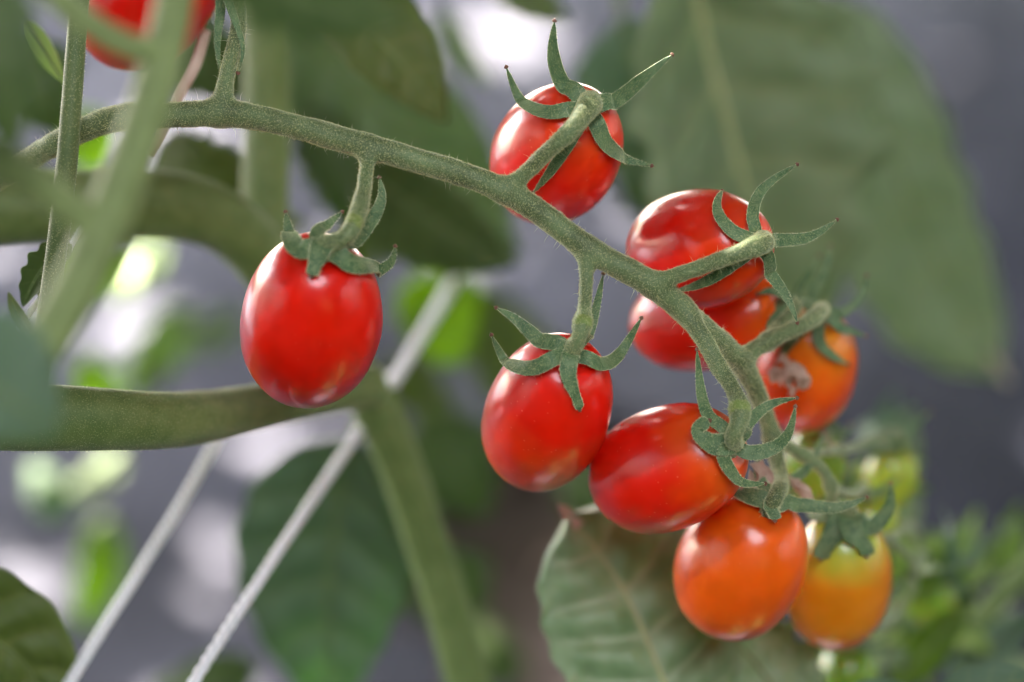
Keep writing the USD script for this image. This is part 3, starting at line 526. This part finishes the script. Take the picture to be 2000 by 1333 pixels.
# lower
leaf([(690, 860, -125), (660, 1000, -128), (640, 1180, -132), (650, 1400, -138)], 165, 190, 'leaf_teal', 'large teal green leaf behind the right twine at the bottom', seed=18, roll=-.1, fold=.1, wave=.8, lobes=.03, puff=2.5, hint=(0, .4, .92), petiole=[(715, 770, -90, 16)])
leaf([(1330, 1420, -42), (1275, 1280, -44), (1215, 1150, -46), (1110, 1008, -46)], 180, 205, 'leaf_pale', 'pale grey green veined leaf below the tilted red tomato', seed=19, dry=3.2, hint=(.05, .5, .87), roll=.0, fold=-.12, wave=1.4, lobes=.02, puff=4.0, rib=6, rib_mat='midrib_pale', petiole=[(1400, 1520, -40, 16)], nveins=5, prof=([0, .1, .3, .5, .7, .85, .94, .98, 1], [.5, .8, 1, 1, .93, .74, .42, .16, .03]))
leaf([(1560, 1430, -55), (1500, 1330, -58), (1420, 1240, -62), (1350, 1190, -66)], 90, 110, 'leaf_pale', 'blurred pale leaf under the orange tomato at the bottom edge', seed=20, roll=-.2)
leaf([(1830, 1420, -30), (1900, 1360, -32), (2060, 1330, -34)], 60, 70, 'leaf_teal', 'leaf with a dry brown rim in the bottom right corner', seed=21, hint=(0, .6, .8), lobes=.04)
leaf([(1640, 1380, -40), (1720, 1360, -40), (1800, 1350, -42)], 40, 40, 'leaf_teal', 'leaf tip with a brown rim at the bottom edge right of centre', seed=22, hint=(0, .6, .8), lobes=.04)
for i, (a, b, w, mt, lb) in enumerate([((1760, 1230, -110), (1930, 1060, -115), 34, 'leaf_teal', 'narrow blurred leaflet pointing up right beside the amber tomato'), ((1740, 1340, -105), (1900, 1180, -110), 46, 'leaf_bright', 'yellow green leaflet right of the lowest small green tomato'),
        ((1850, 1340, -120), (2020, 1200, -125), 44, 'leaf_teal', 'blurred teal leaflet near the right edge at the bottom'), ((1690, 900, -120), (1790, 790, -125), 24, 'leaf_teal', 'thin blurred leaflet behind the highest unripe tomato'),
        ((1900, 1250, -140), (1790, 1080, -140), 40, 'leaf_dark', 'dark blurred leaflet behind the green tomato with a glint'), ((1560, 1330, -100), (1700, 1200, -105), 50, 'leaf_bright', 'bright green leaflet below the amber tomato')]):
    leaf([a, tuple((np.array(a) + b) / 2 + [8, -10, 2]), b], w, w, mt, lb, seed=30 + i, wave=.8, roll=.3 * (-1) ** i)
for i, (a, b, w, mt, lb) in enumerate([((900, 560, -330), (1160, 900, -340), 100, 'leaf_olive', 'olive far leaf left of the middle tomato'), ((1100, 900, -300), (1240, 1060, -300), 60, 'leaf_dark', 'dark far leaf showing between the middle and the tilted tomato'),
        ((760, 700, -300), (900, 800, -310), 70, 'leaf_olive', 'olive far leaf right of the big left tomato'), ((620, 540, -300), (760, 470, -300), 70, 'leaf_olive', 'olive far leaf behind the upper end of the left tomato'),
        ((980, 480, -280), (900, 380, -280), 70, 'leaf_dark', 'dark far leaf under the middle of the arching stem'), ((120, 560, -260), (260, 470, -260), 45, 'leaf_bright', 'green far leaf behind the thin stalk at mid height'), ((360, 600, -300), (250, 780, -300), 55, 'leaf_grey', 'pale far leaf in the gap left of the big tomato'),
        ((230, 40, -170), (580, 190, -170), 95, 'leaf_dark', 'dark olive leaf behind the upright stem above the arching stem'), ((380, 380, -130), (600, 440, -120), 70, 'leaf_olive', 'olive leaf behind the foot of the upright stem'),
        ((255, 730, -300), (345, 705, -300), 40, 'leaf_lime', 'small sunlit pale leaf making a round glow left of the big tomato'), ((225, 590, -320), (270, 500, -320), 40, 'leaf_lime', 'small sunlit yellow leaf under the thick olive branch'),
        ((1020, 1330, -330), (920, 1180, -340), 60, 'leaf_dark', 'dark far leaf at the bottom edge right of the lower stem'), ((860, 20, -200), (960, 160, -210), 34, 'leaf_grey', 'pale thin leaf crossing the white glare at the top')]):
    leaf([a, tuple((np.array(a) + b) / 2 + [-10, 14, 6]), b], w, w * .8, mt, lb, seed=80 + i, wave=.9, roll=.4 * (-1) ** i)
# the tangle at the lower right: one leafy shoot
sh = thing('side_shoot', 'blurred light green leafy side shoot filling the lower right corner', 'shoot', W(L(1800, 1330, -110)))
r2 = np.random.default_rng(5)
mesh('stalk', tube([L(1830, 1480, -110), L(1800, 1250, -112), L(1740, 1050, -110), L(1720, 900, -105)], [1.1, 1.0, .8, .5], 50, 10), 'stalk_green', sh)
for i in range(84):
    x, y = r2.uniform(1600, 1960), r2.uniform(830, 1330)
    if x > 1780 and y < 1000 + (x - 1780) * .6: continue
    cz = r2.uniform(-185, -95); ang = r2.uniform(-.4, 1.7); ln = r2.uniform(70, 170); dx, dy = math.cos(ang) * ln, -math.sin(ang) * ln
    v, f = blade([L(x, y, cz), L(x + dx * .5 + 10, y + dy * .5 - 12, cz + 5), L(x + dx, y + dy, cz - r2.uniform(-8, 8))], mm(r2.uniform(11, 30), cz), .3, unit([r2.normal(0, .5), r2.normal(0, .5), 1]), .3, 18)
    mesh('leaflet', (v, f), ['leaf_lime', 'leaf_grey', 'leaf_lime', 'leaf_bright', 'leaf_lime', 'leaf_teal', 'leaf_grey'][i % 7], sh, prim={'vein': np.zeros(len(v))})
# far weeds seen through the gaps at the left
for i, (a, b, w, mt, lb) in enumerate([((205, 1010, -330), (150, 1230, -330), 46, 'leaf_bright', 'bright green far leaf left of the left twine'), ((240, 880, -300), (120, 960, -300), 30, 'leaf_grey', 'pale far leaf just under the thick left stem'),
        ((150, 700, -320), (210, 800, -330), 50, 'leaf_bright', 'bright far leaf right of the teal foreground leaf'), ((300, 470, -360), (230, 560, -360), 34, 'leaf_bright', 'far green leaf under the thick olive branch'),
        ((470, 610, -420), (330, 670, -420), 40, 'leaf_grey', 'faint far leaf left of the big hanging tomato'), ((120, 1010, -300), (60, 900, -300), 40, 'leaf_teal', 'far leaf above the white glare at the left edge'),
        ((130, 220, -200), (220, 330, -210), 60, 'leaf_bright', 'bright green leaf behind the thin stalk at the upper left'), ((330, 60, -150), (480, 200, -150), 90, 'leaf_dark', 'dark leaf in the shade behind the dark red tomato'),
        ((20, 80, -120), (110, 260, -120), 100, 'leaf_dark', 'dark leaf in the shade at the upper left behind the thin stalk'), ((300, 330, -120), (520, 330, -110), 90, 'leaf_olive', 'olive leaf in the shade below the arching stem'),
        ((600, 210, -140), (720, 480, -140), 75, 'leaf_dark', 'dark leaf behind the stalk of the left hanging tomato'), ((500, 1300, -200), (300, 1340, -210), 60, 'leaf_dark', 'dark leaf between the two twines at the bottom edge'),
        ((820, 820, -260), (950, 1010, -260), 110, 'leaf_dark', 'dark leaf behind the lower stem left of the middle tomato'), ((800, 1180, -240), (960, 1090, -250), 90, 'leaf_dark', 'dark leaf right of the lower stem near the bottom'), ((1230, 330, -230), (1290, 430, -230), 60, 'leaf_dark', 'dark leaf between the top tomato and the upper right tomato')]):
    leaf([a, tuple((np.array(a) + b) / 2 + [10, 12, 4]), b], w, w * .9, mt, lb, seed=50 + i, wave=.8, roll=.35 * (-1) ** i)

# ---------------------------------------------------------------- stems, stalks, twine
def stem(name, label, cat, ctrl, mat_='stalk_green', hairy=0, n=80, ring=20, rough=.04, extra=None, ridge=0.0):
    p, r = pts(*ctrl)
    if extra:                                                        # goes on out of the picture down to the ground
        p = p + [np.array(q) for q in extra]; r = r + [r[-1]] * len(extra)
    t = thing(name, label, cat, W(p[-1])); v, f = tube(p, r, n, ring, rough, 1, ridge)
    mesh('stalk', (v, f), mat_, t)
    if hairy:
        hp, hn = sample(v, f, hairy); ln = .15 + .35 * rng.random(hairy) ** 2
        mesh('hair', hairs(hp, hn, ln, np.full(hairy, .02)), 'hair', t, smooth=False, kind='stuff')
    return t
def ground_below(px, py, cz):
    w = W(L(px, py, cz)); g = np.array([w[0], w[1], 0.0]); d = g - EYE
    return np.array([d @ RIGHT * 1000, d @ UP * 1000, 425 - d @ FWD * 1000])
stem('leaf_stalk', 'thin upright green stalk in focus at the left, crossing the arching stem', 'stalk', [(165, -120, 3, 20), (152, 40, 4, 19), (140, 200, 5, 20), (122, 400, 4, 21), (100, 560, 2, 20), (80, 700, 0, 20), (60, 860, -4, 20)], 'stalk_green', 3000)
stem('leaf_stalk', 'thick blurred stalk close to the camera, leaning across the upper left', 'stalk', [(365, -150, 78, 38), (330, 60, 80, 40), (275, 260, 82, 44), (205, 440, 84, 46), (130, 600, 86, 48), (40, 740, 88, 50)], 'stalk_light')
stem('leaf_stalk', 'blurred side stalk close to the camera running from the left top to the leaning stalk', 'stalk', [(60, -60, 84, 28), (180, 50, 83, 28), (300, 100, 82, 28), (330, 95, 80, 28)], 'stalk_light')
stem('leaf_stalk', 'blurred light green stalk close to the camera at the left edge', 'stalk', [(-120, 300, 90, 40), (20, 330, 88, 38), (130, 400, 86, 34), (190, 450, 85, 32)], 'stalk_light')
stem('main_stem', 'thick fuzzy olive stem running in from the left behind the hanging tomato', 'stem', [(-140, 810, -2, 66), (60, 815, -4, 66), (160, 818, -6, 64), (300, 822, -14, 56), (450, 806, -34, 48), (600, 778, -62, 40), (720, 750, -84, 44)], 'stem_olive', 9000, 110, 28)
stem('main_stem', 'thick green stem slanting down from behind the hanging tomato to the bottom edge', 'stem', [(690, 720, -86, 42), (735, 800, -88, 44), (800, 960, -94, 42), (862, 1150, -98, 43), (920, 1360, -100, 44)], 'stem_olive', 0, 80, 24, .03, [ground_below(955, 1500, -100)], .05)
stem('main_stem', 'blurred upright olive stem at the upper left behind the arching stem', 'stem', [(520, -160, -84, 48), (523, 80, -84, 46), (520, 300, -84, 46), (530, 480, -84, 44), (600, 620, -86, 42), (690, 730, -86, 42)], 'stem_olive', 0, 80, 24, .03, None, .05)
stem('main_stem', 'thick blurred olive branch running in from the left edge above the hanging tomato', 'stem', [(-180, 420, -50, 70), (60, 408, -54, 70), (280, 398, -60, 68), (430, 430, -68, 62), (545, 545, -78, 56), (690, 735, -86, 44)], 'stem_olive', 0, 90, 26, .05)
stem('dry_stalk', 'thin dry pinkish stalk rising behind the arching stem', 'stalk', [(400, 60, -22, 12), (380, 130, -22, 12), (355, 175, -22, 12), (325, 235, -22, 12), (290, 300, -24, 10)], 'straw')
stem('leaf_stalk', 'yellowish blurred stalk at the right edge', 'stalk', [(1850, 1270, -120, 20), (1930, 1190, -120, 22), (2040, 1080, -122, 24)], 'stem_olive')
def twine(label, ctrl, r):
    r *= .82; p = [L(*c) for c in ctrl]; q, _ = spline(p, 260); q = q + .5 * (meshkit.fbm(np.c_[q[:, 1] / 14, q[:, 0] * 0 + r, q[:, 0] * 0], 2)[:, None] - .5) * np.array([1, 0, 1])[None]; t, u, w = frames(q, (0, 0, 1.0)); th = thing('twine', label, 'twine', W(p[-1]), None)
    ph = np.linspace(0, 1, 260) * 2 * np.pi * 16
    for k in range(3):
        a = ph + 2 * np.pi * k / 3; c = q + .5 * r * (np.cos(a)[:, None] * u + np.sin(a)[:, None] * w)
        v, f = tube(c[::2], r * .62, 200, 8); mesh('strand', (v, f), 'twine', th)
twine('white twine slanting down to the bottom edge, right one of the lower two', [(765, 735, -104), (690, 855, -84), (560, 1050, -54), (380, 1330, -30), (250, 1540, -20)], 1.25)
twine('white twine slanting down to the bottom left, left one of the lower two', [(440, 820, -72), (400, 900, -66), (280, 1100, -52), (150, 1310, -38), (40, 1490, -30)], 1.35)
twine('pale blurred twine rising from the stem joint behind the bright green leaf', [(765, 750, -94), (825, 650, -116), (895, 535, -150), (960, 420, -185), (1060, 200, -215)], 1.6)
twine('short piece of white twine at the left edge by the thin stalk', [(168, 435, -20), (130, 500, -20), (92, 565, -20), (20, 665, -20), (-60, 790, -20)], .75)

# ---------------------------------------------------------------- overhead foliage that keeps the sun off, with gaps that let it through to the spots the photograph shows
SPOTS = [(1000, 110, 0, .026), (1035, 70, 0, .018), (965, 80, 0, .016), (870, 90, 0, .016), (740, 20, 0, .020), (372, 290, 0, .010), (375, 262, 0, .008), (10, 490, 0, .010), (190, 655, 0, .002), (300, 718, 0, .004), (245, 545, 0, .004),
         (20, 1110, 0, .004), (540, 930, 0, .001), (460, 1115, 0, -.003), (650, 850, 0, .000)]
LIT = [(300, 718, -300, .0), (245, 545, -320, -.004), (850, 600, -205, .03), (180, 1120, -330, .03), (180, 760, -325, .03), (265, 520, -360, .025), (175, 275, -205, .03), (80, 910, -300, .006)]
rays = [(G(a, b, .03), r) for a, b, _, r in SPOTS] + [(W(L(a, b, c)), r) for a, b, c, r in LIT]
def cloud(n, x, y, z):
    return np.c_[rng.uniform(*x, n), rng.uniform(*y, n), rng.uniform(*z, n)]
P = cloud(48000, (-1.75, 1.5), (-.55, 5.6), (1.02, 1.34))
keep = np.ones(len(P), bool)
for o, r in rays:
    t = (P - o) @ SUN_DIR; d = np.linalg.norm(P - o - t[:, None] * SUN_DIR, axis=1); keep &= d > r + .025
n_over = int(keep.sum())
P = np.vstack([P[keep], cloud(17000, (-1.8, 1.8), (-1.35, .0), (1.0, 1.3)), cloud(30000, (-2.0, 2.0), (-1.6, -1.0), (.05, 1.7)), cloud(10000, (1.05, 1.45), (-1, 3.2), (.05, 1.2)), cloud(5000, (-1.7, -1.2), (-1.2, .9), (.05, 1.15)), cloud(9000, (-.9, .9), (-.75, .42), (.02, .17))])
up_right = np.arange(len(P)) >= n_over
to = unit(P - W(L(1150, 700, 0))); inside = to @ unit(GAP) < math.cos(math.radians(GAP_HALF)); P, up_right = P[inside], up_right[inside]
inst = UsdGeom.PointInstancer.Define(stage, '/World/leaf_canopy')
tag(inst.GetPrim(), 'tomato foliage overhead that shades the fruit', 'foliage', None, 'stuff')
sv = np.array([[0, 0, 0], [.016, -.014, .004], [.018, .0, -.001], [.016, .014, .004], [.034, -.013, .003], [.036, 0, -.003], [.034, .013, .003], [.056, 0, -.006]]) - [.028, 0, 0]
sf = np.array([[0, 1, 2], [0, 2, 3], [1, 4, 5], [1, 5, 2], [2, 5, 6], [2, 6, 3], [4, 7, 5], [5, 7, 6]])
usdkit.mesh(stage, '/World/leaf_canopy/leaflet', (sv, sf), M['leaf_canopy'], smooth=True)
inst.CreatePrototypesRel().SetTargets(['/World/leaf_canopy/leaflet'])
inst.CreateProtoIndicesAttr(Vt.IntArray.FromNumpy(np.zeros(len(P), np.int32)))
inst.CreatePositionsAttr(Vt.Vec3fArray.FromNumpy(P.astype(np.float32)))
qs = []
for i in range(len(P)):
    yaw, tl, ax = rng.uniform(0, 2 * math.pi), rng.normal(0, 1.2 if up_right[i] else .35), rng.uniform(0, 2 * math.pi)
    q = Gf.Rotation(Gf.Vec3d(math.cos(ax), math.sin(ax), 0), math.degrees(tl)) * Gf.Rotation(Gf.Vec3d(0, 0, 1), math.degrees(yaw))
    q = q.GetQuat(); im = q.GetImaginary(); qs.append(Gf.Quath(float(q.GetReal()), float(im[0]), float(im[1]), float(im[2])))
inst.CreateOrientationsAttr(Vt.QuathArray(qs))
sc = rng.uniform(1.3, 1.75, (len(P), 1)); inst.CreateScalesAttr(Vt.Vec3fArray.FromNumpy(np.repeat(sc, 3, 1).astype(np.float32)))
